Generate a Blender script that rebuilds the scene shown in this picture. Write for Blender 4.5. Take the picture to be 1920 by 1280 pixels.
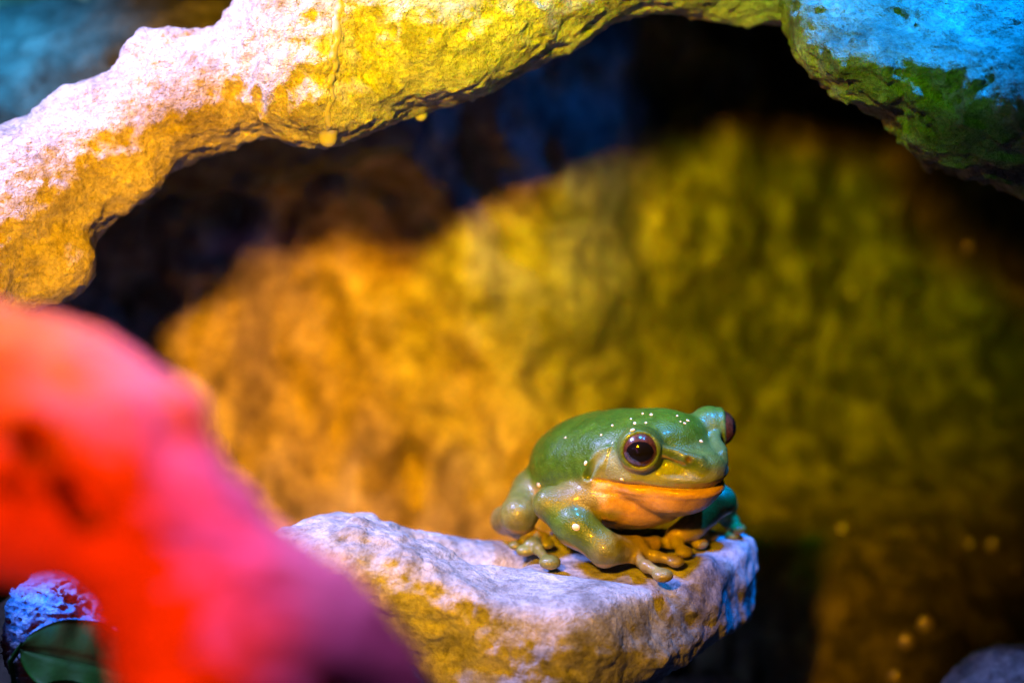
import bpy, math, random
import numpy as np
from mathutils import Vector, Matrix

S = 0.01                      # everything below is laid out in centimetres
scene = bpy.context.scene
for o in list(bpy.data.objects): bpy.data.objects.remove(o)
col = scene.collection
R = math.radians

# ------------------------------------------------------------------ camera
LENS, PITCH, FOCUS = 70.0, R(12.0), 52.0
CAMPOS = np.array([0, -FOCUS*math.cos(PITCH), FOCUS*math.sin(PITCH)])
RIGHT = np.array([1.0, 0, 0]); UP = np.array([0, math.sin(PITCH), math.cos(PITCH)])
FWD = np.array([0, math.cos(PITCH), -math.sin(PITCH)])
KX = 36.0/LENS/1920.0
def P(px, py, d):             # a point of the place seen at (px,py), d cm from the lens
    return CAMPOS + FWD*d + RIGHT*((px-960)*KX*d) + UP*((640-py)*KX*d)
def C(r, u, d):               # right / up / ahead of the camera, cm
    return CAMPOS + FWD*d + RIGHT*r + UP*u
cd = bpy.data.cameras.new('camera'); cam = bpy.data.objects.new('camera', cd); col.objects.link(cam)
cam.location = Vector(CAMPOS*S)
cam.rotation_euler = (math.pi/2-PITCH, 0, 0)
cd.lens = LENS; cd.sensor_width = 36; cd.clip_start = 0.005; cd.clip_end = 20
cd.dof.use_dof = True; cd.dof.focus_distance = 0.515; cd.dof.aperture_fstop = 5.0
cd.dof.aperture_blades = 0
scene.camera = cam

# ------------------------------------------------------------------ world and lamps of the vivarium, with added fill spots
w = bpy.data.worlds.new('World'); scene.world = w; w.use_nodes = True
bg = w.node_tree.nodes['Background']; bg.inputs[0].default_value = (0.10, 0.13, 0.30, 1); bg.inputs[1].default_value = 0.0015
def spot(name, pos, target, color, power, cone, blend=0.6, size=0.6):
    ld = bpy.data.lights.new(name, 'SPOT'); ob = bpy.data.objects.new(name, ld); col.objects.link(ob)
    ld.color = color; ld.energy = power; ld.spot_size = R(cone); ld.spot_blend = blend
    ld.shadow_soft_size = size*S
    ob.location = Vector(pos)*S
    dv = (Vector(target)-Vector(pos)).normalized()
    ob.rotation_euler = dv.to_track_quat('-Z', 'Y').to_euler()
    return ob
spot('orange_lamp', C(-10, 12.0, 8), P(880, 670, 66), (1.0, 0.38, 0.0), 37.0, 35, 0.8, 2.0)
spot('green_lamp', C(-7, 14, 8), P(1290, 330, 66), (0.12, 0.75, 0.0), 17.0, 26, 1.0, 2.0)
spot('lavender_lamp', np.array([-22.0, 1.0, 28]), P(480, 850, 48), (0.36, 0.42, 1.0), 18.5, 62, 0.9, 3.0)
spot('blue_lamp', np.array([14.0, -5, 30]), P(1600, -40, 54), (0.0, 0.26, 1.0), 23.0, 39, 0.8, 1.2)
spot('side_blue_lamp', np.array([30.0, 2, 6]), P(1380, 960, 54), (0.0, 0.36, 1.0), 20.0, 15, 0.6, 1.0)
spot('cyan_fill', np.array([4.0, -2.0, 30.0]), np.array([1.5, 1.5, 5.0]), (0.0, 0.42, 1.0), 5.5, 32, 0.9, 1.2)  # added spot: cyan on the arch top, turquoise on the frog's crown
spot('cave_blue_fill', np.array([9.0, 9.0, 10.0]), P(950, 330, 66), (0.0, 0.14, 1.0), 0.30, 60, 1.0, 1.5)  # unseen spot added to blue the wall inside the arch's shadow
spot('teal_fill', np.array([-17.0, 9.0, 12.3]), np.array([-17.0, 12.0, 6.0]), (0.05, 0.42, 0.8), 1.1, 100, 0.9, 1.0)  # unseen spot added above the ledge to tint it teal
spot('low_blue_fill', np.array([-22.0, -8, 6]), P(150, 1115, 51), (0.0, 0.20, 1.0), 14.0, 11, 0.6, 0.8)  # narrow spot added to turn the low left rock blue
spot('violet_fill', np.array([4.0, -14, 20]), P(420, 900, 33), (0.75, 0.2, 1.0), 4.2, 26, 0.9, 1.0)  # added spot that puts purple on the branch's right flank
spot('red_lamp', C(-7, -2, 4), P(190, 1040, 33), (1.0, 0.05, 0.0), 8.5, 17, 0.7, 0.8)

# ------------------------------------------------------------------ render and exposure
scene.view_settings.view_transform = 'Standard'; scene.view_settings.look = 'None'
scene.view_settings.exposure = 0.0; scene.view_settings.gamma = 1.0
scene.cycles.use_denoising = True
scene.cycles.max_bounces = 5; scene.cycles.diffuse_bounces = 1; scene.cycles.sample_clamp_indirect = 4.0

# ------------------------------------------------------------------ numeric helpers
def hash3(ix, iy, iz, seed):
    n = (ix.astype(np.uint64)*np.uint64(73856093)) ^ (iy.astype(np.uint64)*np.uint64(19349663)) ^ (iz.astype(np.uint64)*np.uint64(83492791)) ^ np.uint64(seed*2654435761 % (1 << 32))
    n = (n ^ (n >> np.uint64(13)))*np.uint64(1274126177) & np.uint64(0xffffffff)
    n = (n ^ (n >> np.uint64(16)))*np.uint64(2246822519) & np.uint64(0xffffffff)
    return ((n ^ (n >> np.uint64(15))) & np.uint64(0xffff)).astype(np.float64)/65535.0
def vnoise(p, seed=0):
    p = p + 1000.0
    i = np.floor(p).astype(np.int64); f = p - i
    f = f*f*f*(f*(f*6-15)+10)
    r = 0
    for dx in (0, 1):
        for dy in (0, 1):
            for dz in (0, 1):
                wgt = (f[:, 0] if dx else 1-f[:, 0])*(f[:, 1] if dy else 1-f[:, 1])*(f[:, 2] if dz else 1-f[:, 2])
                r = r + wgt*hash3(i[:, 0]+dx, i[:, 1]+dy, i[:, 2]+dz, seed)
    return r*2-1
ROTN = np.array([[0.36, 0.48, -0.8], [-0.8, 0.6, 0.0], [0.48, 0.64, 0.6]])
def fbm(p, scale, octaves=4, gain=0.5, seed=0, ridge=False):
    q = p/scale; a = 1.0; r = np.zeros(len(p))
    for o in range(octaves):
        n = vnoise(q, seed+o)
        if ridge: n = 1-2*np.abs(n)
        r += a*n; a *= gain; q = (q @ ROTN)*2.03
    return r
def smin(a, b, k):
    h = np.maximum(k-np.abs(a-b), 0)/k
    return np.minimum(a, b)-h*h*k*0.25
def unit(v): v = np.asarray(v, float); return v/np.linalg.norm(v)
def smax(a, b, k): return -smin(-a, -b, k)
def sstep(a, b, x):
    t = np.clip((x-a)/(b-a), 0, 1); return t*t*(3-2*t)
def ell(p, c, r, rot=None):
    q = p-np.asarray(c, float)
    if rot is not None: q = q @ np.asarray(rot)
    r = np.asarray(r, float)
    k0 = np.sqrt(((q/r)**2).sum(1)); k1 = np.sqrt(((q/(r*r))**2).sum(1))+1e-9
    return k0*(k0-1)/k1
def cone(p, a, b, ra, rb):
    a = np.asarray(a, float); b = np.asarray(b, float); ba = b-a
    pa = p-a; t = np.clip(pa @ ba/(ba @ ba), 0, 1)
    return np.sqrt(((pa-t[:, None]*ba)**2).sum(1))-(ra+(rb-ra)*t)
def rbox(p, c, half, rad, rot=None):
    q = p-np.asarray(c, float)
    if rot is not None: q = q @ np.asarray(rot)
    q = np.abs(q)-(np.asarray(half, float)-rad)
    return np.sqrt((np.maximum(q, 0)**2).sum(1))+np.minimum(q.max(1), 0)-rad
def rotz(a):
    c, s = math.cos(a), math.sin(a); return np.array([[c, -s, 0], [s, c, 0], [0, 0, 1.0]])

def isosurface(sdf, lo, hi, h, slack=1.6, project=2):
    """surface nets over a sparse evaluation of sdf; returns verts, quads"""
    lo = np.asarray(lo, float); hi = np.asarray(hi, float); m = 4
    nb = np.ceil((hi-lo)/(h*m)).astype(int); n = nb*m+1
    cg = np.stack(np.meshgrid(*[np.arange(k) for k in nb], indexing='ij'), -1).reshape(-1, 3)
    cc = lo+(cg+0.5)*h*m; dv = sdf(cc)
    act = np.abs(dv) < h*m*0.87*slack
    F = np.repeat(np.repeat(np.repeat(dv.reshape(nb), m, 0), m, 1), m, 2)
    F = np.pad(F, ((0, 1),)*3, mode='edge')
    need = np.zeros(n, bool)
    a3 = act.reshape(nb)
    rep = np.repeat(np.repeat(np.repeat(a3, m, 0), m, 1), m, 2)
    need[:-1, :-1, :-1] |= rep; need[1:, 1:, 1:] |= rep; need[1:, :-1, :-1] |= rep; need[:-1, 1:, :-1] |= rep
    need[:-1, :-1, 1:] |= rep; need[1:, 1:, :-1] |= rep; need[1:, :-1, 1:] |= rep; need[:-1, 1:, 1:] |= rep
    idx = np.argwhere(need)
    for k in range(0, len(idx), 400000):
        s = idx[k:k+400000]; F[s[:, 0], s[:, 1], s[:, 2]] = sdf(lo+s*h)
    F[0], F[-1], F[:, 0], F[:, -1], F[:, :, 0], F[:, :, -1] = (np.maximum(x, h*.5) for x in (F[0], F[-1], F[:, 0], F[:, -1], F[:, :, 0], F[:, :, -1]))
    s = F < 0
    cnt = np.zeros(n-1, np.int8)
    for dx in (0, 1):
        for dy in (0, 1):
            for dz in (0, 1):
                cnt += s[dx:n[0]-1+dx, dy:n[1]-1+dy, dz:n[2]-1+dz]
    cells = np.argwhere((cnt > 0) & (cnt < 8))
    vid = np.full(n-1, -1, np.int64); vid[cells[:, 0], cells[:, 1], cells[:, 2]] = np.arange(len(cells))
    acc = np.zeros((len(cells), 3)); num = np.zeros(len(cells))
    corners = [(a, b, c) for a in (0, 1) for b in (0, 1) for c in (0, 1)]
    fv = {c: F[cells[:, 0]+c[0], cells[:, 1]+c[1], cells[:, 2]+c[2]] for c in corners}
    for c in corners:
        for ax in range(3):
            if c[ax] == 0:
                e = list(c); e[ax] = 1; e = tuple(e)
                x = (fv[c] < 0) != (fv[e] < 0)
                t = np.where(x, fv[c]/np.where(x, fv[c]-fv[e], 1), 0)
                pos = np.tile(np.array(c, float), (len(cells), 1)); pos[:, ax] += t
                acc += pos*x[:, None]; num += x
    V = lo+(cells+acc/num[:, None])*h
    quads = []
    for ax in range(3):
        b, c = (ax+1) % 3, (ax+2) % 3
        sl0 = [slice(None)]*3; sl1 = [slice(None)]*3
        sl0[ax] = slice(0, -1); sl1[ax] = slice(1, None)
        x = s[tuple(sl0)] != s[tuple(sl1)]
        E = np.argwhere(x)
        E = E[(E[:, b] > 0) & (E[:, c] > 0) & (E[:, b] < n[b]-1) & (E[:, c] < n[c]-1)]
        inside = s[E[:, 0], E[:, 1], E[:, 2]]
        def g(db, dc):
            q = E.copy(); q[:, b] += db; q[:, c] += dc
            return vid[q[:, 0], q[:, 1], q[:, 2]]
        q = np.stack([g(-1, -1), g(0, -1), g(0, 0), g(-1, 0)], 1)
        q[~inside] = q[~inside][:, ::-1]
        quads.append(q)
    Q = np.concatenate(quads)
    for _ in range(project):
        d, g = grad(sdf, V, h*0.5)
        V = V-g*np.clip(d, -h, h)[:, None]
    return V, Q
def grad(sdf, V, e):
    d = sdf(V); g = np.zeros_like(V)
    for a in range(3):
        o = np.zeros(3); o[a] = e; g[:, a] = (sdf(V+o)-sdf(V-o))/(2*e)
    l = np.sqrt((g*g).sum(1))+1e-9
    return d/np.maximum(l, 0.5), g/l[:, None]

def mesh_obj(name, V, Q, mat, parent=None, origin=None, smooth=True, attrs=None):
    """verts in cm (world unless parented, then relative to the parent's frame)"""
    V = np.asarray(V, float)
    og = np.zeros(3) if origin is None else np.asarray(origin, float)
    me = bpy.data.meshes.new(name)
    if isinstance(Q, np.ndarray):
        k = Q.shape[1]
        me.vertices.add(len(V)); me.vertices.foreach_set('co', ((V-og)*S).astype(np.float32).ravel())
        me.loops.add(Q.size); me.loops.foreach_set('vertex_index', Q.astype(np.int32).ravel())
        me.polygons.add(len(Q)); me.polygons.foreach_set('loop_start', (np.arange(len(Q))*k).astype(np.int32))
        me.update(calc_edges=True)
    else:
        me.from_pydata([tuple(x) for x in (V-og)*S], [], Q)
    me.validate()
    if smooth: me.polygons.foreach_set('use_smooth', np.ones(len(me.polygons), bool))
    for k, v in (attrs or {}).items():
        at = me.attributes.new(k, 'FLOAT', 'POINT'); at.data.foreach_set('value', np.asarray(v, np.float32))
    me.update()
    ob = bpy.data.objects.new(name, me); col.objects.link(ob); ob.location = Vector(og)*S
    if mat: me.materials.append(mat)
    if parent: ob.parent = parent
    return ob
def empty(name, pos, rot=None):
    o = bpy.data.objects.new(name, None); col.objects.link(o); o.location = Vector(pos)*S
    o.empty_display_size = 0.01
    return o
def tag(o, label=None, cat=None, group=None, kind=None):
    for k, v in (('label', label), ('category', cat), ('group', group), ('kind', kind)):
        if v: o[k] = v
    return o

# ------------------------------------------------------------------ materials
class N:
    def __init__(s, name):
        s.m = bpy.data.materials.new(name); s.m.use_nodes = True; s.t = s.m.node_tree
        s.b = s.t.nodes['Principled BSDF']
        tc = s.t.nodes.new('ShaderNodeTexCoord'); mp = s.t.nodes.new('ShaderNodeMapping')
        mp.inputs['Scale'].default_value = (100, 100, 100)       # texture space in centimetres
        s.t.links.new(tc.outputs['Object'], mp.inputs[0]); s.co = mp.outputs[0]
    def link(s, a, b): s.t.links.new(a, b)
    def noise(s, scale, detail=6, rough=0.55, dist=0.0, vec=None):
        n = s.t.nodes.new('ShaderNodeTexNoise'); n.inputs['Scale'].default_value = scale
        n.inputs['Detail'].default_value = detail; n.inputs['Roughness'].default_value = rough; n.inputs['Distortion'].default_value = dist
        s.link(vec or s.co, n.inputs['Vector']); return n.outputs[0]
    def voro(s, scale, feature='F1'):
        n = s.t.nodes.new('ShaderNodeTexVoronoi'); n.feature = feature; n.inputs['Scale'].default_value = scale
        s.link(s.co, n.inputs['Vector']); return n.outputs['Distance']
    def ramp(s, fac, stops):
        n = s.t.nodes.new('ShaderNodeValToRGB'); e = n.color_ramp.elements
        while len(e) < len(stops): e.new(0.5)
        for k, (p, c) in enumerate(stops):
            e[k].position = p; e[k].color = (c if len(c) == 4 else (*c, 1)) if isinstance(c, tuple) else (c, c, c, 1)
        s.link(fac, n.inputs[0]); return n.outputs[0]
    def mix(s, fac, a, b, mode='MIX'):
        n = s.t.nodes.new('ShaderNodeMix'); n.data_type = 'RGBA'; n.blend_type = mode
        for sock, v in ((n.inputs[0], fac), (n.inputs[6], a), (n.inputs[7], b)):
            if hasattr(v, 'is_linked') or hasattr(v, 'links'): s.link(v, sock)
            else: sock.default_value = v if not isinstance(v, tuple) else (*v, 1)
        return n.outputs[2]
    def math(s, op, a, b=0.0):
        n = s.t.nodes.new('ShaderNodeMath'); n.operation = op
        for sock, v in ((n.inputs[0], a), (n.inputs[1], b)):
            if hasattr(v, 'links'): s.link(v, sock)
            else: sock.default_value = v
        return n.outputs[0]
    def bump(s, h, dist, strength=1.0, prev=None):
        n = s.t.nodes.new('ShaderNodeBump'); n.inputs['Strength'].default_value = strength; n.inputs['Distance'].default_value = dist*S
        s.link(h, n.inputs['Height'])
        if prev: s.link(prev, n.inputs['Normal'])
        s.link(n.outputs[0], s.b.inputs['Normal']); return n.outputs[0]
    def attr(s, name):
        n = s.t.nodes.new('ShaderNodeAttribute'); n.attribute_name = name; return n.outputs['Fac']
    def set(s, **k):
        for a, v in k.items():
            i = s.b.inputs[a.replace('_', ' ')]
            if hasattr(v, 'links'): s.link(v, i)
            else: i.default_value = v if not isinstance(v, tuple) else ((*v, 1) if len(v) == 3 and i.type == 'RGBA' else v)

def rock_mat(name, dark, mid, light, scale=0.5, rough=(0.55, 0.9), bump=0.07, spec=0.4, falloff_tint=None):
    n = N(name)
    big = n.noise(scale, 5, 0.62, 0.4)
    c = n.ramp(big, [(0.28, dark), (0.5, mid), (0.72, light)])
    speck = n.ramp(n.noise(6.0, 5, 0.7), [(0.38, (0.35, 0.33, 0.32)), (0.55, (1, 1, 1))])
    c = n.mix(0.55, c, speck, 'MULTIPLY')
    if falloff_tint: c = n.mix(n.attr('falloff_tint'), c, n.ramp(n.noise(0.75, 6, 0.6), [(0.44, falloff_tint[0]), (0.68, falloff_tint[1])]))  # painted lamp falloff: mottled dark olive mixed into the stone colour
    wn = n.t.nodes.new('ShaderNodeTexNoise'); wn.inputs['Scale'].default_value = 1.1; wn.inputs['Detail'].default_value = 5; n.link(n.co, wn.inputs['Vector'])
    va = n.t.nodes.new('ShaderNodeVectorMath'); va.operation = 'MULTIPLY_ADD'; va.inputs[1].default_value = (1.6, 1.6, 1.6); n.link(wn.outputs['Color'], va.inputs[0]); n.link(n.co, va.inputs[2])
    vo = n.t.nodes.new('ShaderNodeTexVoronoi'); vo.feature = 'DISTANCE_TO_EDGE'; vo.inputs['Scale'].default_value = 0.42; n.link(va.outputs[0], vo.inputs['Vector'])
    crack = n.ramp(vo.outputs['Distance'], [(0.0, 0.0), (0.018, 1.0)])
    c = n.mix(0.14, c, crack, 'MULTIPLY')
    stain = n.ramp(n.noise(0.9, 5, 0.7, 1.2), [(0.40, (0.42, 0.38, 0.36)), (0.50, (1, 1, 1))])
    c = n.mix(0.42, c, stain, 'MULTIPLY')
    n.set(Base_Color=c, Roughness=n.ramp(n.noise(1.7, 5), [(0.35, rough[0]), (0.65, rough[1])]), Specular_IOR_Level=spec)
    b0 = n.bump(crack, bump*0.6, 0.25)
    b1 = n.bump(n.noise(2.6, 5, 0.68), bump*2.2, 0.8, b0)
    b2 = n.bump(n.noise(6.5, 3, 0.65), bump*1.0, 0.8, b1)
    n.bump(n.noise(15.0, 3, 0.7), bump*0.5, 0.8, b2)
    return n.m
M = {}
M['perch'] = rock_mat('pale_stone', (0.10, 0.12, 0.15), (0.27, 0.33, 0.42), (0.45, 0.52, 0.65), 1.0, (0.6, 0.9), 0.05)
M['arch'] = rock_mat('chalky_stone', (0.24, 0.23, 0.21), (0.48, 0.49, 0.48), (0.66, 0.69, 0.70), 0.5, (0.5, 0.85), 0.17)
M['boulder'] = rock_mat('mossy_stone', (0.06, 0.065, 0.045), (0.22, 0.22, 0.18), (0.42, 0.42, 0.38), 0.6, (0.45, 0.85), 0.16)
M['wall'] = rock_mat('cave_stone', (0.09, 0.07, 0.045), (0.50, 0.42, 0.28), (0.88, 0.80, 0.58), 0.62, (0.35, 0.8), 0.12, falloff_tint=((0.022, 0.026, 0.009), (0.15, 0.15, 0.055)))
M['floor'] = rock_mat('floor_soil', (0.03, 0.025, 0.02), (0.07, 0.055, 0.045), (0.12, 0.10, 0.08), 0.8, (0.6, 0.95), 0.12)
M['slate'] = rock_mat('slate_stone', (0.04, 0.055, 0.06), (0.11, 0.14, 0.15), (0.26, 0.31, 0.32), 0.7, (0.5, 0.85), 0.12)
M['rough'] = rock_mat('rough_stone', (0.07, 0.09, 0.13), (0.16, 0.20, 0.27), (0.27, 0.32, 0.40), 0.9, (0.6, 0.9), 0.10)

n = N('driftwood')
mp = n.t.nodes.new('ShaderNodeMapping'); mp.inputs['Rotation'].default_value = (0, R(-38), 0); mp.inputs['Scale'].default_value = (0.35, 1.6, 1.6)
n.link(n.co, mp.inputs[0])
g = n.noise(1.1, 7, 0.6, 0.8, mp.outputs[0])
n.set(Base_Color=n.ramp(g, [(0.3, (0.20, 0.07, 0.07)), (0.5, (0.40, 0.16, 0.16)), (0.7, (0.54, 0.24, 0.24))]), Roughness=0.6)
n.bump(n.noise(1.6, 8, 0.65, 0.5, mp.outputs[0]), 0.2, 0.8)
M['wood'] = n.m

n = N('frog_skin')
pale = n.attr('pale'); cheek = n.attr('cheek')
var = n.noise(1.4, 4, 0.55)
green = n.ramp(var, [(0.3, (0.026, 0.085, 0.004)), (0.7, (0.05, 0.13, 0.007))])
cream = n.ramp(var, [(0.3, (0.36, 0.235, 0.11)), (0.7, (0.50, 0.35, 0.18))])
c = n.mix(cheek, green, (0.17, 0.25, 0.17))
c = n.mix(pale, c, cream)
c = n.mix(n.attr('dark'), c, (0.10, 0.05, 0.03))
c = n.mix(0.45, c, n.ramp(n.noise(5.5, 5, 0.65), [(0.36, (0.55, 0.52, 0.45)), (0.60, (1, 1, 1))]), 'MULTIPLY')
n.set(Base_Color=c, Roughness=n.ramp(n.noise(9.0, 3), [(0.3, 0.28), (0.7, 0.46)]), Specular_IOR_Level=0.32,
      Subsurface_Weight=0.12, Subsurface_Radius=(0.004, 0.003, 0.0015), Coat_Weight=0.18, Coat_Roughness=0.13)
b1 = n.bump(n.voro(20.0), 0.02, 0.5)
b1 = n.bump(n.noise(38.0, 3), 0.006, 0.6, b1)
n.bump(n.noise(6.0, 4, 0.6), 0.045, 0.45, b1)
M['skin'] = n.m
n = N('frog_iris')
n.set(Base_Color=n.ramp(n.noise(9, 5, 0.7), [(0.35, (0.022, 0.009, 0.006)), (0.7, (0.075, 0.03, 0.02))]), Roughness=0.25, Coat_Weight=1.0, Coat_Roughness=0.03)
M['iris'] = n.m
n = N('frog_pupil'); n.set(Base_Color=(0.004, 0.004, 0.006), Roughness=0.08, Coat_Weight=1.0, Coat_Roughness=0.02); M['pupil'] = n.m
n = N('frog_spot'); n.set(Base_Color=n.ramp(n.noise(20, 3), [(0.3, (0.50, 0.46, 0.34)), (0.7, (0.68, 0.63, 0.50))]), Roughness=0.35, Coat_Weight=0.4, Coat_Roughness=0.15)
M['spot'] = n.m
n = N('water'); n.set(Base_Color=n.ramp(n.noise(3, 2), [(0.3, (0.62, 0.60, 0.54)), (0.7, (0.78, 0.76, 0.70))]), Roughness=0.08, Transmission_Weight=0.6, IOR=1.33, Coat_Weight=0.6, Coat_Roughness=0.04)
M['water'] = n.m
n = N('wall_drop'); n.set(Base_Color=n.ramp(n.noise(3, 2), [(0.3, (0.3, 0.28, 0.22)), (0.7, (0.4, 0.38, 0.3))]), Roughness=0.12, Coat_Weight=1.0, Coat_Roughness=0.06, Coat_IOR=3.5)
M['walldrop'] = n.m
n = N('leaf'); n.set(Base_Color=n.ramp(n.noise(1.2, 6, 0.6), [(0.3, (0.003, 0.035, 0.003)), (0.7, (0.006, 0.075, 0.006))]), Roughness=0.55, Specular_IOR_Level=0.15)
n.bump(n.noise(5, 4), 0.02, 0.5); M['leaf'] = n.m
n = N('leaf_edge'); n.set(Base_Color=n.ramp(n.noise(5, 3), [(0.3, (0.25, 0.32, 0.25)), (0.7, (0.38, 0.45, 0.36))]), Roughness=0.4); M['leafedge'] = n.m

# ------------------------------------------------------------------ the cave wall and floor
def wall_y(x, z):
    p = np.stack([x, np.zeros_like(x), z], 1)
    y = 15.5+0.10*z-0.010*np.maximum(np.abs(x)-14, 0)**2
    y += 9.0*sstep(1, 17, x)-6*sstep(17, 30, x)
    y += 1.5*fbm(p, 6.5, 3, 0.5, 3)+0.75*fbm(p*np.array([1.0, 1, .6]), 1.6, 3, 0.55, 11)
    y += 1.5*np.exp(-((x-9.6-0.06*z)/0.8)**2)*sstep(-3, 2, z)             # the deep vertical groove
    y -= 2.6*sstep(-8, -13, z)+9*sstep(-4, -14, z)*sstep(3, 14, x)
    return y
gx = np.arange(-46, 46.01, 0.22); gz = np.arange(-15, 42.01, 0.22)
X, Z = np.meshgrid(gx, gz, indexing='ij')
Y = wall_y(X.ravel(), Z.ravel())
V = np.stack([X.ravel(), Y, Z.ravel()], 1)
nx, nz = X.shape
I = np.arange(nx*nz).reshape(nx, nz)
Q = np.stack([I[:-1, :-1], I[1:, :-1], I[1:, 1:], I[:-1, 1:]], -1).reshape(-1, 4)
falloff_tint = np.clip(sstep(-5.0, 11.0, V[:, 0]+2.6*fbm(V, 2.4, 4, 0.6, 17)), 0, 1)*0.97  # orange lamp's falloff painted in, darker to the right with a noisy edge
wall = tag(mesh_obj('cave_wall', V, Q, M['wall'], attrs={'falloff_tint': falloff_tint}), kind='structure')
gx = np.arange(-46, 46.01, 0.6); gy = np.arange(-60, 30.01, 0.6)
X, Yy = np.meshgrid(gx, gy, indexing='ij'); p = np.stack([X.ravel(), Yy.ravel(), 0*X.ravel()], 1)
V = np.stack([X.ravel(), Yy.ravel(), -13.5+0.5*fbm(p, 4, 4, 0.5, 31)+6.5*np.exp(-((X.ravel()+15)/5.5)**2-((Yy.ravel()-8)/4.0)**2)], 1)
nx, ny = X.shape; I = np.arange(nx*ny).reshape(nx, ny)
Q = np.stack([I[:-1, :-1], I[1:, :-1], I[1:, 1:], I[:-1, 1:]], -1).reshape(-1, 4)
tag(mesh_obj('cave_floor', V, Q, M['floor']), kind='structure')

gx = np.arange(-46, 46.01, 0.8); gy = np.arange(3.0, 24.01, 0.7)
X, Yy = np.meshgrid(gx, gy, indexing='ij'); Yy = Yy+1.4*sstep(-5.5, -8, X)*(24-Yy)/21; p = np.stack([X.ravel(), Yy.ravel(), 0*X.ravel()], 1)
nx, ny = X.shape; I = np.arange(nx*ny).reshape(nx, ny)
zb = 13.2+0.7*fbm(p, 3.5, 4, 0.5, 35)
V = np.concatenate([np.stack([X.ravel(), Yy.ravel(), zb], 1), np.stack([X.ravel(), Yy.ravel(), zb+3.0], 1)])
q = np.stack([I[:-1, :-1], I[:-1, 1:], I[1:, 1:], I[1:, :-1]], -1).reshape(-1, 4)
bd = np.concatenate([I[:, 0], I[-1, 1:], I[-2::-1, -1], I[0, -2:0:-1]]); bn = np.roll(bd, -1)
Q = np.concatenate([q, q[:, ::-1]+nx*ny, np.stack([bd, bn, bn+nx*ny, bd+nx*ny], 1)])
tag(mesh_obj('light_block_slab', V, Q, M['wall']), kind='structure')  # unseen slab added to stop lamp light spilling over the arch

# ------------------------------------------------------------------ rocks
def chain(p, pts, k):
    d = None
    for (a, ra), (b, rb) in zip(pts[:-1], pts[1:]):
        c = cone(p, a, b, ra, rb); d = c if d is None else smin(d, c, k)
    return d
def pc(px, py, d, rpx): return (P(px, py, d), rpx*KX*d)
ARCH = [pc(-420, 1010, 53, 190), pc(-200, 640, 52.0, 170), pc(40, 385, 54, 128), pc(200, 265, 54.5, 100), pc(360, 180, 54.5, 98),
        pc(455, 150, 54.5, 84), pc(600, 85, 54, 162), pc(800, 10, 54, 178), pc(960, -70, 54.5, 172), pc(1150, -150, 55, 158), pc(1300, -160, 55, 160), pc(1480, -110, 56, 150), pc(1800, -60, 57, 170), pc(2300, 60, 57, 240)]
def arch_base(p):
    d = chain(p, ARCH, 1.2)
    for (x, y, dd, r, k) in ((292, 112, 54.0, 66, 0.6), (505, 70, 54.3, 62, 0.6), (112, 488, 53.3, 74, 0.4), (610, 166, 53.2, 80, 1.2), (250, 330, 53.8, 45, .7), (580, 45, 53.7, 108, 0.8), (40, 520, 53.2, 60, 0.5)):
        c, rr = pc(x, y, dd, r); d = smin(d, np.sqrt(((p-c)**2).sum(1))-rr, k)
    a = P(190, 395, 52.0); b = P(240, 330, 52.2)                                  # the crease above the left knob
    d = smax(d, -(cone(p, P(120, 405, 51.8), P(205, 385, 52.4), 0.10, 0.22)), 0.25)
    d = smax(d, -(cone(p, P(455, 250, 51.6), P(560, 195, 51.3), 0.30, 0.12)), 0.35)
    return d
def arch_sdf(p):
    return arch_base(p)-0.17*fbm(p, 1.9, 3, 0.5, 5)-0.06*fbm(p, 0.42, 4, 0.7, 9)+0.05*np.maximum(fbm(p, 0.7, 2, 0.5, 15), 0)
V, Q = isosurface(arch_sdf, (-30, -9, -16), (30, 9, 19), 0.115, 2.0, 1)
arch = tag(mesh_obj('rock_arch', V, Q, M['arch'], origin=P(-420, 1010, 53)*np.array([1, 1, 0])+np.array([0, 0, -13])),
           'pale chalky rock arch spanning above the frog with dripping underside', 'rock')

def boulder_sdf(p):
    d = ell(p, P(1815, -5, 53), np.array([340*KX*53, 3.6, 250*KX*53]), None)
    d = smin(d, ell(p, P(1975, 135, 52.5), np.array([250*KX*53, 3.4, 175*KX*53])), 0.9)
    d = smin(d, ell(p, P(1800, 222, 53.5), np.array([130*KX*53, 2.6, 85*KX*53])), 0.6)
    d = smin(d, ell(p, P(2010, 275, 55), np.array([290*KX*53, 3.0, 80*KX*53])), 0.3)
    d = smin(d, cone(p, P(2150, 60, 53), P(2800, 400, 53), 4.2, 5.0), 2.0)
    nrm = unit((-0.12, -0.60, 0.79)); d = smax(d, (p-P(1760, 105, 50.6)) @ nrm, 0.6)
    s = fbm(p*np.array([1, 1, 1.6]), 1.3, 3, 0.5, 21, True)
    return d-0.22*fbm(p, 2.2, 3, 0.5, 23)-0.10*s-0.10*fbm(p, 0.4, 3, 0.65, 27)
V, Q = isosurface(boulder_sdf, (4, -8, -14), (38, 8, 19), 0.115, 2.0, 1)
tag(mesh_obj('overhanging_boulder', V, Q, M['boulder'], origin=(14, 0, -13)),
    'dark mossy boulder with vivid blue lit top overhanging from the right', 'rock')

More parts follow.
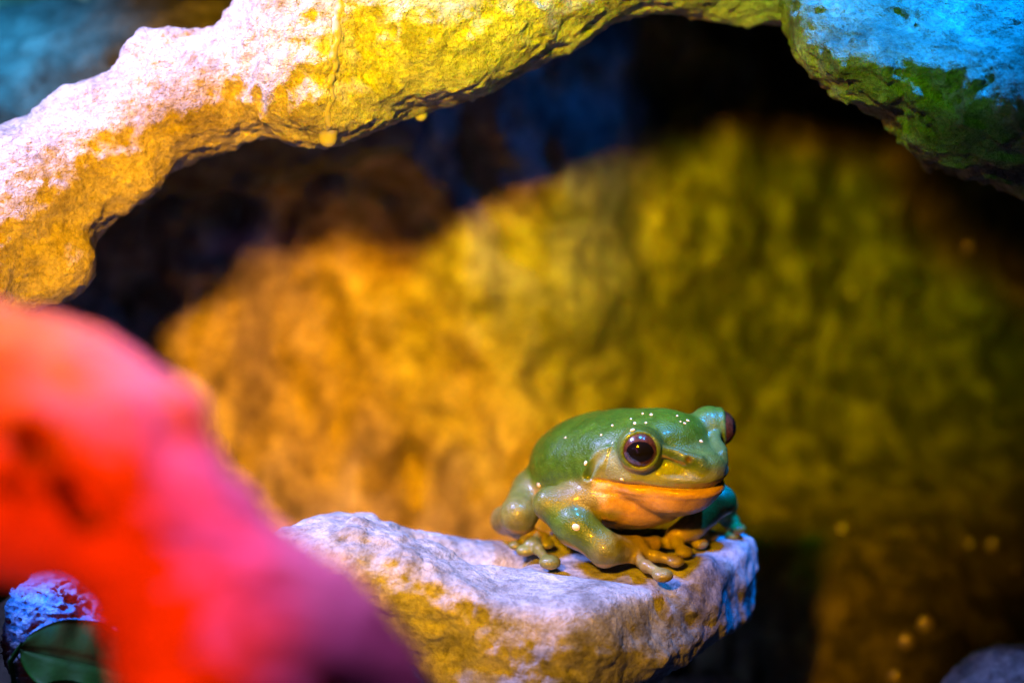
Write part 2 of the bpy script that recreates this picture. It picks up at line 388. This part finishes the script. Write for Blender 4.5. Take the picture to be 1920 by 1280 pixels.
# frog frame: f forward, l the frog's left, u up; origin between its eyes
FO = P(1285, 828, 52.0); HEAD = R(-45)
FF = np.array([math.cos(HEAD), math.sin(HEAD), 0]); FL = np.array([-math.sin(HEAD), math.cos(HEAD), 0]); FU = np.array([0, 0, 1.0])
FB = np.stack([FF, FL, FU], 1)                       # columns: local axes in world
def toW(q): return FO+np.asarray(q, float) @ FB.T
def toL(p): return (np.asarray(p, float)-FO) @ FB
def ray(px, py):
    d = P(px, py, 1.0)-CAMPOS; return d/np.linalg.norm(d)
def onL(px, py, l):                                   # the point of the frog's plane l = const seen there
    o = toL(CAMPOS); d = ray(px, py) @ FB; return o+d*((l-o[1])/d[1])
def onU(px, py, u):
    o = toL(CAMPOS); d = ray(px, py) @ FB; return o+d*((u-o[2])/d[2])
GU = -3.32                                            # height of the stone under the frog's hands
GZ = FO[2]+GU

FACN = unit((0.70, -0.70, 0.10)); _t = toW(np.array([onU(1243, 1078, GU), onU(1266, 1052, GU), onU(1282, 1034, GU), onU(1312, 1018, GU)])); FACP = _t[np.argmax(_t @ FACN)]+FACN*0.55
TOEX = toW(onU(985, 1031, GU))[0]
def perch_base(p):
    d = chain(p, [pc(545, 1048, 51.5, 62), pc(640, 1075, 51.5, 98), pc(800, 1110, 51.5, 100), pc(950, 1145, 51.2, 108), pc(1100, 1195, 50.8, 112), pc(1250, 1185, 51.0, 90)], 1.0)
    d = smin(d, ell(p, P(620, 1035, 52.5), (1.5, 1.6, 0.85)), 0.5)
    d = smin(d, chain(p, [pc(640, 1050, 53.5, 68), pc(800, 1065, 54.2, 62), pc(990, 1092, 55, 72), pc(1200, 1100, 55, 80)], 0.5), 0.9)
    c = toW((-1.7, 0.2, GU-1.25)); d = smin(d, rbox(p, c, (2.9, 2.4, 1.25), 0.5, rotz(R(-14))), 0.5)
    d = smin(d, ell(p, P(1318, 1120, 52.0), (1.02, 1.9, 1.55)), 0.5)
    d = smin(d, cone(p, P(1020, 1290, 51.8), P(1000, 1700, 52.5), 2.3, 3.6), 0.9)
    d = smin(d, cone(p, P(1180, 1215, 51.2), P(1120, 1300, 51.5), 1.1, 1.3), 0.5)
    d = smin(d, ell(p, P(1255, 1195, 51.6), (1.9, 1.9, 1.15)), 0.9)
    d = smin(d, cone(p, P(840, 1170, 51.6), P(960, 1300, 51.8), 1.25, 2.0), 0.9)
    d = smax(d, (p-FACP) @ FACN+0.22*fbm(p, 1.6, 2, 0.5, 49), 1.5)
    lim = GZ+1.5*sstep(TOEX-0.2, TOEX-4.2, p[:, 0])+0.6*sstep(1.6, 2.6, p[:, 1])+0.75*sstep(toW(onU(1285, 1034, GU))[0], toW(onU(1345, 1034, GU))[0]+0.5, p[:, 0])*sstep(-3.5, -1.0, p[:, 1])
    d = smax(d, (p[:, 2]-lim), 0.35)+0.03
    return d
def perch_sdf(p):
    d = perch_base(p)
    top = sstep(1.4, 0.2, np.abs(p[:, 2]-GZ))*sstep(4.5, 3.0, np.abs(p[:, 0]-toW((-1.9, 0, 0))[0]))
    return d-(0.16*fbm(p, 1.7, 3, 0.5, 41)+0.05*fbm(p, 0.38, 3, 0.6, 47))*(1-0.75*top)+0.10*fbm(p, 1.0, 2, 0.5, 43, True)*(1-top)*0.5
V, Q = isosurface(perch_sdf, (-8, -6, -15), (8.5, 6.5, -3.2), 0.085, 2.0, 1)
tag(mesh_obj('perch_rock', V, Q, M['perch'], origin=np.array([0.5, 0, -13.4])),
    'pale lavender lit rock ledge that the green frog sits on', 'rock')

def small_rock(name, sdf, lo, hi, h, mat, label):
    V, Q = isosurface(sdf, lo, hi, h, 2.0, 1)
    og = V.mean(0); og[2] = V[:, 2].min()
    return tag(mesh_obj(name, V, Q, mat, origin=og), label, 'rock')
c1 = P(170, 1185, 52)
small_rock('rough_rock', lambda p: ell(p, c1, (2.1, 1.8, 2.0), rotz(0.3))-0.16*fbm(p, 0.8, 3, 0.55, 61)-0.13*fbm(p*np.array([.7, 1, 1.3]), 0.28, 3, 0.6, 63, True),
           c1-3, c1+3, 0.06, M['rough'], 'rough blue lit rock just above the dark green leaf')
c2 = P(1960, 1330, 57)
small_rock('low_rock', lambda p: ell(p, c2, (3.0, 2.5, 1.9))-0.2*fbm(p, 1.4, 3, 0.5, 71)-0.05*fbm(p, 0.35, 3, 0.6, 73),
           c2-4, c2+4, 0.1, M['perch'], 'small pinkish rock lying low at the foot of the wet wall')
c3 = P(120, 120, 63)
def ledge(p):
    d = smin(ell(p, np.array([-23.0, 14, 3.2]), (11.0, 6.0, 4.2)), ell(p, np.array([-11.0, 16, 5.2]), (9.0, 4.6, 3.3)), 1.5)
    d = smin(d, cone(p, np.array([-27.0, 14, 0]), np.array([-30.0, 14, -16]), 5, 6), 2.0)
    return d-0.35*fbm(p, 1.8, 4, 0.55, 81)
small_rock('ledge_rock', ledge, (-38, 4, -16), (2, 24, 14), 0.2, M['slate'], 'mottled teal rock ledge behind the left limb of the arch')

# ------------------------------------------------------------------ the red branch close to the lens
BR = [pc(-420, 770, 36, 250), pc(-120, 800, 34, 240), pc(40, 832, 33, 222), pc(188, 885, 32.5, 168), pc(298, 1006, 32.5, 128), pc(385, 1135, 32.5, 158), pc(520, 1300, 32.5, 238), pc(700, 1650, 33, 300)]
def branch_sdf(p):
    d = chain(p, BR, 1.0)
    c, r = pc(330, 764, 32.2, 50); d = smin(d, np.sqrt(((p-c)**2).sum(1))-r, 0.32)
    c, r = pc(190, 720, 32.6, 78); d = smin(d, np.sqrt(((p-c)**2).sum(1))-r, 0.8)
    for (x, y, r) in ((50, 815, .26), (72, 842, .26), (112, 905, .26), (140, 935, .34), (160, 960, .26), (5, 905, .22), (35, 925, .22)):
        d = smax(d, -cone(p, P(x, y, 29.8), P(x+12, y+8, 32.4), r, r*0.8), 0.2)
    return d-0.16*fbm(p, 1.5, 3, 0.5, 91)-0.05*fbm(p, 0.5, 2, 0.5, 93)
V, Q = isosurface(branch_sdf, (-16, -36, -15), (4, -10, 5), 0.10, 2.0, 1)
tag(mesh_obj('branch', V, Q, M['wood'], origin=P(700, 1650, 33)), 'thick knotty branch glowing red in front of the pale rock ledge', 'branch')

# ------------------------------------------------------------------ the frog
EYE_R = 0.50
EYES = [(np.array([-0.3, s*1.45, 0.04]), unit((0.66, s*0.74, 0.08))) for s in (-1, 1)]
def rotl(a):                                         # columns for an ellipsoid pitched about the l axis
    c, s = math.cos(a), math.sin(a); return np.array([[c, 0, -s], [0, 1, 0], [s, 0, c]])
PR = []                                              # (sdf function, blend, pale, cheek)
def E(c, r, k, pale=0.0, cheek=0.0, rot=None): PR.append((lambda p: ell(p, c, r, rot), k, pale, cheek))
def CN(a, b, ra, rb, k, pale=0.0, cheek=0.0): PR.append((lambda p: cone(p, a, b, ra, rb), k, pale, cheek))
E((-2.75, 0, -1.05), (2.35, 1.95, 1.35), 0.3, 0, 0, rotl(R(12)))        # back
E((-1.5, 0, -0.62), (1.4, 1.72, 1.05), 0.6)                             # shoulders
E((-0.85, 0, -0.25), (1.12, 1.50, 0.82), 0.4); E((-0.62, 0.0, 0.12), (0.82, 0.98, 0.46), 0.35)                          # skull
E((0.22, 0, -0.46), (0.95, 0.80, 0.42), 0.4, 0, 0.25)                   # snout
E((-0.78, 0, -0.78), (1.02, 1.60, 0.36), 0.3, 0.1, 0.8); E((0.02, 0, -0.76), (1.10, 1.12, 0.33), 0.3, 0.1, 0.8)                 # upper lip
E((-0.78, 0, -1.20), (1.00, 1.50, 0.49), 0.18, 1.0); E((-0.02, 0, -1.17), (1.06, 1.08, 0.44), 0.25, 1.0)                     # lower jaw
E((-0.35, 0, -1.46), (1.10, 1.12, 0.54), 0.25, 1.0)                      # throat
E((-1.7, 0, -1.75), (1.5, 1.55, 0.85), 0.14, 1.0)                       # chest
E((-3.1, 0, -1.95), (1.9, 1.8, 0.85), 0.4, 0.8)                         # belly
for s in (-1, 1):
    c, dv = EYES[0 if s < 0 else 1]
    E(c-dv*0.08, (0.60, 0.60, 0.60), 0.22, 0.0, 0.35)
    CN((0.20, s*1.02, -0.05), (0.86, s*0.45, -0.26), 0.19, 0.15, 0.14, 0, 0.3)     # ridge from eye to nostril
    E((0.92, s*0.40, -0.42), (0.15, 0.14, 0.11), 0.12, 0.2, 0.3)                    # nostril rim
# near arm
sh = np.array([-1.55, -1.35, -1.55]); el = onL(1030, 945, -2.35); wr = onL(1135, 1030, -1.95)
CN(sh, el, 0.60, 0.40, 0.25, 0.3)
CN(el, (el+wr)/2, 0.42, 0.52, 0.20, 0.0); CN((el+wr)/2, wr, 0.52, 0.42, 0.2, 0.05)
HZ = GU+0.18
def digit(pts, r0, r1, tip, k=0.10, pale=0.38):
    for i in range(len(pts)-1):
        a = 0.86*(r0+(r1-r0)*i/(len(pts)-1)); b = 0.82*(r0+(r1-r0)*(i+1)/(len(pts)-1))
        CN(pts[i], pts[i+1], a, b, k if i else 0.16, pale)
    for q in pts[1:-1]: E(q, (r1*1.12, r1*1.12, r1*1.05), 0.06, pale)
    e = pts[-1]; E(e, (tip*1.18, tip*1.18, tip*0.72), 0.05, pale)
palm = onU(1190, 1030, HZ+0.22)
CN(wr, palm, 0.42, 0.33, 0.2, 0.35)
CN(palm, onU(1225, 1022, HZ+0.15), 0.30, 0.2, 0.2, 0.7)
digit([palm+(0, -0.1, -.1), onU(1212, 1062, HZ+0.06), onU(1243, 1078, HZ)], 0.19, 0.17, 0.235)
digit([palm+(0.1, 0, 0), onU(1228, 1042, HZ+0.1), onU(1266, 1052, HZ)], 0.18, 0.16, 0.21)
digit([palm+(0.1, 0.1, 0), onU(1228, 1015, HZ+0.12), onU(1256, 1018, HZ+0.02)], 0.17, 0.15, 0.19)
# near hind leg
hip = np.array([-4.4, -1.2, -2.05]); kn = onL(972, 966, -2.25)
heel = np.array([-5.0, -1.7, -2.85]); ft = onU(1000, 1008, HZ+0.12)
CN(hip, kn, 0.62, 0.44, 0.3, 0.15); CN(kn, heel, 0.42, 0.38, 0.3, 0.25); CN(heel, ft, 0.32, 0.26, 0.12, 0.8)
for (x0, y0, x1, y1, t) in ((992, 1022, 985, 1031, 0.215), (1010, 1030, 1031, 1054, 0.24), (1018, 1008, 1024, 1019, 0.18), (985, 1012, 966, 1022, 0.18)):
    digit([ft, onU(x0, y0, HZ+0.10), onU(x1, y1, HZ)], 0.16, 0.12, t, 0.08, 0.2)
# far arm
sh2 = np.array([-1.4, 1.35, -1.5]); el2 = onL(1350, 938, 1.75); wr2 = onL(1300, 985, 1.05)
CN(sh2, el2, 0.55, 0.40, 0.25, 0.2); CN(el2, wr2, 0.42, 0.34, 0.15, 0.1)
palm2 = onU(1268, 1003, HZ+0.25); CN(wr2, palm2, 0.32, 0.28, 0.15, 0.7)
digit([palm2, onU(1270, 1018, HZ+0.12), onU(1282, 1034, HZ)], 0.16, 0.14, 0.20)
digit([palm2, onU(1300, 1008, HZ+0.12), onU(1312, 1018, HZ)], 0.16, 0.14, 0.19)
digit([palm2+(0, 0.1, 0), onU(1315, 998, HZ+0.12), onU(1332, 1003, HZ)], 0.16, 0.14, 0.19)
# far hind leg and foot on the stone's edge
hip2 = np.array([-4.2, 1.2, -1.75]); kn2 = onL(1352, 945, 2.75)
CN(hip2, kn2, 0.85, 0.42, 0.3, 0.1); heel2 = np.array([-4.6, 2.1, -2.8]); CN(kn2, heel2, 0.42, 0.4, 0.15, 0.2)
ft2 = onL(1362, 972, 2.9); CN(kn2, ft2, 0.3, 0.2, 0.15, 0.2)
digit([ft2, onL(1376, 975, 2.9), onL(1384, 990, 2.8)], 0.16, 0.13, 0.19, 0.08, 0.2)
digit([ft2, onL(1368, 985, 2.9), onL(1374, 1004, 2.7)], 0.15, 0.12, 0.18, 0.08, 0.2)

MU = lambda f, l: -1.00+0.0*np.abs(l)-0.02*f+0.02*sstep(-0.9, -1.6, f)         # the mouth line's height
FOLD = [onL(1163, 828, -1.62), onL(1140, 838, -1.78), onL(1118, 862, -1.85), onL(1103, 893, -1.85)]
NOS = LOR = None
def frog_sdf(p):
    d = None
    for fn, k, _, _ in PR:
        e = fn(p); d = e if d is None else smin(d, e, k)
    for c, dv in EYES:
        d = smax(d, -(np.sqrt(((p-(c+dv*0.37))**2).sum(1))-0.44), 0.06)
        q = p-(c+dv*0.255); a = q @ dv; rr = np.sqrt(np.maximum((q*q).sum(1)-a*a, 0))
        d = smin(d, np.sqrt((rr-0.475)**2+a*a)-0.065, 0.08)                        # eyelid ring
    head = sstep(-1.75, -1.4, p[:, 0])*sstep(2.0, 1.85, np.abs(p[:, 1]))*sstep(-1.4, -1.2, p[:, 2])
    m = p[:, 2]-MU(p[:, 0], p[:, 1])
    d = d+head*(0.05*np.exp(-(m/0.04)**2)-0.015*np.exp(-((m+0.17)/0.09)**2)+0.03*np.exp(-((m+0.33)/0.05)**2))
    for sgn in (1, -1):
        q = p*np.array([1, sgn, 1])
        e = None
        for a, b in zip(FOLD[:-1], FOLD[1:]):
            x = cone(q, a, b, 0, 0); e = x if e is None else np.minimum(e, x)
        d = d+0.12*np.exp(-(e/0.08)**2)-0.06*np.exp(-((e-0.16)/0.1)**2)*(q[:, 2] > -2)*(q[:, 0] < -1.2)
        if NOS is not None:
            e = np.sqrt(((q-NOS)**2).sum(1)); d = d+0.08*np.exp(-(e/0.055)**2)-0.012*np.exp(-((e-0.13)/0.07)**2)
            e = np.sqrt(((q-LOR)**2*np.array([.5, 1, 2.2])).sum(1)); d = d+0.11*np.exp(-(e/0.22)**2)
    return d-0.022*fbm(p, 0.55, 2, 0.5, 101)
def march(sdf, o, d, t0, t1):
    t = t0
    for _ in range(120):
        q = o+d*t; v = float(sdf(q[None])[0])
        if v < 0.004: return q
        t += max(v*0.6, 0.01)
        if t > t1: return None
    return None
oL = toL(CAMPOS)
_n = march(frog_sdf, oL, ray(1291, 862) @ FB, 44, 60); LOR = march(frog_sdf, oL, ray(1258, 856) @ FB, 44, 60); NOS = _n
V, Q = isosurface(frog_sdf, (-7.0, -3.9, -3.9), (2.0, 3.9, 1.1), 0.042, 1.8, 1)
_, G = grad(frog_sdf, V, 0.02)
wsum = 0; pale = 0; cheek = 0
for fn, k, pl, ch in PR:
    ww = np.exp(-np.clip(fn(V), -0.3, 3)/0.06); wsum = wsum+ww; pale = pale+ww*pl; cheek = cheek+ww*ch
pale /= wsum; cheek /= wsum
hd = sstep(-1.75, -1.45, V[:, 0])*sstep(-1.9, -1.6, V[:, 2])*sstep(1.95, 1.8, np.abs(V[:, 1]))
m = V[:, 2]-MU(V[:, 0], V[:, 1])
below = sstep(0.03, -0.03, m)
pale = pale*(1-hd)+hd*np.where(m > 0, 0.12*sstep(0.5, 0.0, m), 1.0)*np.where(m > 0, 1, below)
pale = np.clip(np.maximum(pale, 0.85*sstep(-0.35, -0.8, G[:, 2])), 0, 1)
top = 0.05+0.30*sstep(0.9, -0.6, V[:, 0])
cheek = np.clip(np.maximum(cheek*0.6, 0.85*hd*sstep(0.12, -0.25, V[:, 2]-top+0.45)), 0, 1)*sstep(0.75, 0.2, V[:, 2])
dark = np.zeros(len(V))
for s in (-1, 1):
    dark += np.exp(-(np.sqrt(((V*np.array([1, s, 1])-NOS)**2).sum(1))/0.085)**2)
dark += 0.3*hd*np.exp(-(m/0.04)**2)
froot = empty('frog', toW((-1.5, 0, GU)))
tag(froot, 'green tree frog with white spots and dark brown eyes sitting on the rock ledge', 'frog')
ro = toW((-1.5, 0, GU))
mesh_obj('body', (V @ FB.T)+FO-ro, Q, M['skin'], froot, attrs={'pale': pale, 'cheek': cheek, 'dark': np.clip(dark, 0, 1)})
def frame_of(d, up=(0, 0, 1)):
    d = unit(d); x = unit(np.cross(up, d)); return np.stack([x, np.cross(d, x), d], 1)
def uv_sphere(r, nu=48, nv=32):
    V = []; F = []
    for i in range(nv+1):
        t = math.pi*i/nv
        for j in range(nu):
            a = 2*math.pi*j/nu; V.append((r*math.sin(t)*math.cos(a), r*math.sin(t)*math.sin(a), r*math.cos(t)))
    for i in range(nv):
        for j in range(nu): F.append((i*nu+j, (i+1)*nu+j, (i+1)*nu+(j+1) % nu, i*nu+(j+1) % nu))
    return np.array(V), F
for c, dv in EYES:
    fr = FB @ frame_of(dv)
    V, F = uv_sphere(EYE_R)
    cw = toW(c+dv*(0.08 if c[1] < 0 else 0.15))-ro
    eye = mesh_obj('eye', V @ fr.T+cw, F, M['iris'], froot, origin=cw)
    V = []; F = []; nr, na = 8, 48
    for i in range(nr+1):
        for j in range(na):
            a = 2*math.pi*j/na; q = i/nr
            x, y = 0.345*q*math.cos(a), 0.28*q*math.sin(a)*(1 if math.sin(a) > 0 else 0.95); z = math.sqrt((EYE_R+0.004)**2-x*x-y*y)-(0.006 if i == nr else 0)
            V.append((x, y, z))
    for i in range(nr):
        for j in range(na): F.append((i*na+j, (i+1)*na+j, (i+1)*na+(j+1) % na, i*na+(j+1) % na))
    mesh_obj('pupil', np.array(V) @ fr.T, F, M['pupil'], eye)
SV, SF = uv_sphere(1.0, 12, 8)
for (x, y, r) in ((1186, 806, .105), (1098, 868, .10), (1080, 988, .13), (1315, 827, .07), (1205, 775, .055), (1221, 777, .065), (1270, 779, .05), (1290, 788, .06), (1284, 793, .045),
                  (1183, 785, .045), (1190, 793, .06), (1211, 792, .05), (1148, 797, .05), (1127, 815, .045), (1060, 820, .045), (1010, 909, .08), (1166, 899, .06), (1276, 790, .04)):
    h = march(frog_sdf, oL, ray(x, y) @ FB, 44, 60)
    if h is None: continue
    _, g = grad(frog_sdf, h[None], 0.02)
    fr = FB @ frame_of(g[0], (0.3, 0.2, 0.9))
    sp = toW(h)-ro
    mesh_obj('skin_spot', (SV*np.array([r*(0.8+0.5*((x*7+y*3) % 10)/10), r*0.8, r*0.45])*0.85) @ fr.T+sp, SF, M['spot'], froot, origin=sp)

# ------------------------------------------------------------------ water on the rocks
def drop(name, px, py, rpx, label, sdf):
    a = P(px, py, 54.0); r = rpx*KX*53.0
    # find the underside of the arch straight above
    h = march(sdf, CAMPOS, ray(px, py-rpx*1.2), 44, 60)
    base = h if h is not None else a
    V = []; F = []; na = 20
    prof = [(-1.15, 0.0), (-1.08, .32), (-.9, .62), (-.6, .84), (-.25, .92), (.1, .95), (.45, 1.15), (.8, 1.5), (1.1, 1.6)]
    for z, q in prof:
        for j in range(na):
            t = 2*math.pi*j/na; V.append((r*q*math.cos(t), r*q*math.sin(t)*0.8, r*z))
    for i in range(len(prof)-1):
        for j in range(na): F.append((i*na+j, i*na+(j+1) % na, (i+1)*na+(j+1) % na, (i+1)*na+j))
    c = base+np.array([0, 0.35, -r*0.85])
    return tag(mesh_obj(name, np.array(V)+c, F, M['water'], origin=c), label, 'drop')
drop('water_drop', 612, 264, 19, 'larger water drop hanging below the trickle on the rock arch', arch_sdf)
drop('water_drop', 788, 220, 13, 'smaller water drop hanging alone from the underside of the rock arch', arch_sdf)
pts = []
for i in range(26):
    y = 2+i*9.6; x = 637-0.10*y+3*math.sin(i*1.1)+1.5*math.sin(i*2.7)
    h = march(arch_sdf, CAMPOS, ray(x, y), 44, 60)
    if h is not None: pts.append((h+ray(x, y)*0.075, (0.10 if y < 130 else 0.075)*(0.75+0.6*random.Random(i).random())))
def trickle_sdf(p):
    d = None
    for (a, ra), (b, rb) in zip(pts[:-1], pts[1:]):
        e = cone(p, a, b, ra, rb); d = e if d is None else smin(d, e, 0.08)
    return d
A = np.array([q[0] for q in pts])
V, Q = isosurface(trickle_sdf, A.min(0)-0.5, A.max(0)+0.5, 0.05, 1.5, 1)
tag(mesh_obj('water_trickle', V, Q, M['water'], origin=A[-1]), 'thin vertical trickle of water running down the rock arch', 'water')
rnd = random.Random(5)
for (x, y, r) in ((1735, 1172, .16), (1700, 1203, .15), (1678, 1270, .15), (1578, 992, .10), (1860, 1022, .11), (1815, 465, .09), (1818, 1020, .08), (1905, 1066, .07), (1598, 550, .07)):
    d = ray(x, y); t = 60.0
    for _ in range(200):
        q = CAMPOS+d*t
        if q[1] > wall_y(q[:1], q[2:3])[0]: break
        t += 0.1
    r *= 1.8; V = SV*np.array([r, r*0.7, r*1.15])
    q = CAMPOS+d*(t-0.1)
    tag(mesh_obj('water_bead', V+q, SF, M['walldrop'], origin=q), 'glinting bead of water clinging to the wet cave wall', 'drop', 'water beads on the cave wall')

# ------------------------------------------------------------------ the plant in the low left corner
def leaf(name, parent, base, tip, width, bend, normal, edge=True):
    base = np.asarray(base, float); tip = np.asarray(tip, float); ax = tip-base; L = np.linalg.norm(ax); ax /= L
    nrm = unit(np.asarray(normal, float)-ax*np.dot(normal, ax)); side = np.cross(nrm, ax)
    V = []; F = []; nu, nv = 28, 14; th = 0.035
    for lay in (1, -1):
        for i in range(nu+1):
            t = i/nu; wd = width*(max(math.sin(math.pi*min(t**0.80, 1)), 0))**0.75+0.02
            for j in range(nv+1):
                s = j/nv*2-1
                z = bend*math.sin(math.pi*t)*L*0.5-abs(s)**1.5*wd*-0.22+0.05*math.sin(7*t+3*s)*abs(s)+0.06*wd*math.cos(t*26)*abs(s)
                z += 0.10*math.exp(-(s/0.06)**2)*-0.6
                V.append(base+ax*(t*L)+side*(s*wd)+nrm*(z+lay*th*(1-0.7*abs(s))))
    o = (nu+1)*(nv+1)
    for lay in (0, 1):
        for i in range(nu):
            for j in range(nv):
                a = lay*o+i*(nv+1)+j; q = (a, a+1, a+nv+2, a+nv+1); F.append(q if lay else q[::-1])
    bd = [i*(nv+1) for i in range(nu+1)]+[nu*(nv+1)+j for j in range(1, nv+1)]+[i*(nv+1)+nv for i in range(nu-1, -1, -1)]+[j for j in range(nv-1, 0, -1)]
    for a, b in zip(bd, bd[1:]+bd[:1]): F.append((a, b, b+o, a+o))
    lf = mesh_obj(name, np.array(V)-PB, F, M['leaf'], parent)
    return lf
PB = P(60, 1420, 51.0)
plant = tag(empty('leafy_plant', PB), 'low plant with glossy dark green oval leaves beside the rough blue lit rock', 'plant')
leaf('leaf', plant, P(36, 1215, 49.6), P(300, 1275, 50.4), 0.98, 0.10, (-.1, -0.8, 0.55))
leaf('leaf', plant, P(45, 1330, 49.4), P(240, 1350, 49.0), 0.8, 0.1, (0.05, -0.85, 0.4))
leaf('leaf', plant, P(-120, 1130, 54), P(60, 1085, 55), 0.7, 0.1, (0.1, -0.6, 0.7))
def tube(name, parent, pts, r, mat):
    V = []; F = []; na = 8
    for i, p in enumerate(pts):
        t = unit(np.asarray(pts[min(i+1, len(pts)-1)])-np.asarray(pts[max(i-1, 0)])); fr = frame_of(t, (0.2, 1, 0.1))
        for j in range(na):
            a = 2*math.pi*j/na; V.append(np.asarray(p)+fr[:, 0]*r*math.cos(a)+fr[:, 1]*r*math.sin(a))
    for i in range(len(pts)-1):
        for j in range(na): F.append((i*na+j, i*na+(j+1) % na, (i+1)*na+(j+1) % na, (i+1)*na+j))
    return mesh_obj(name, np.array(V)-PB, F, mat, parent)
tube('stem', plant, [PB, P(35, 1330, 50.5), P(20, 1240, 50.0), P(42, 1206, 49.6)], 0.07, M['leaf'])
tube('stem', plant, [PB, P(45, 1370, 50.2), P(46, 1331, 49.4)], 0.07, M['leaf'])
tube('stem', plant, [PB, P(-60, 1300, 52), P(-110, 1180, 53.5), P(-120, 1131, 54)], 0.07, M['leaf'])
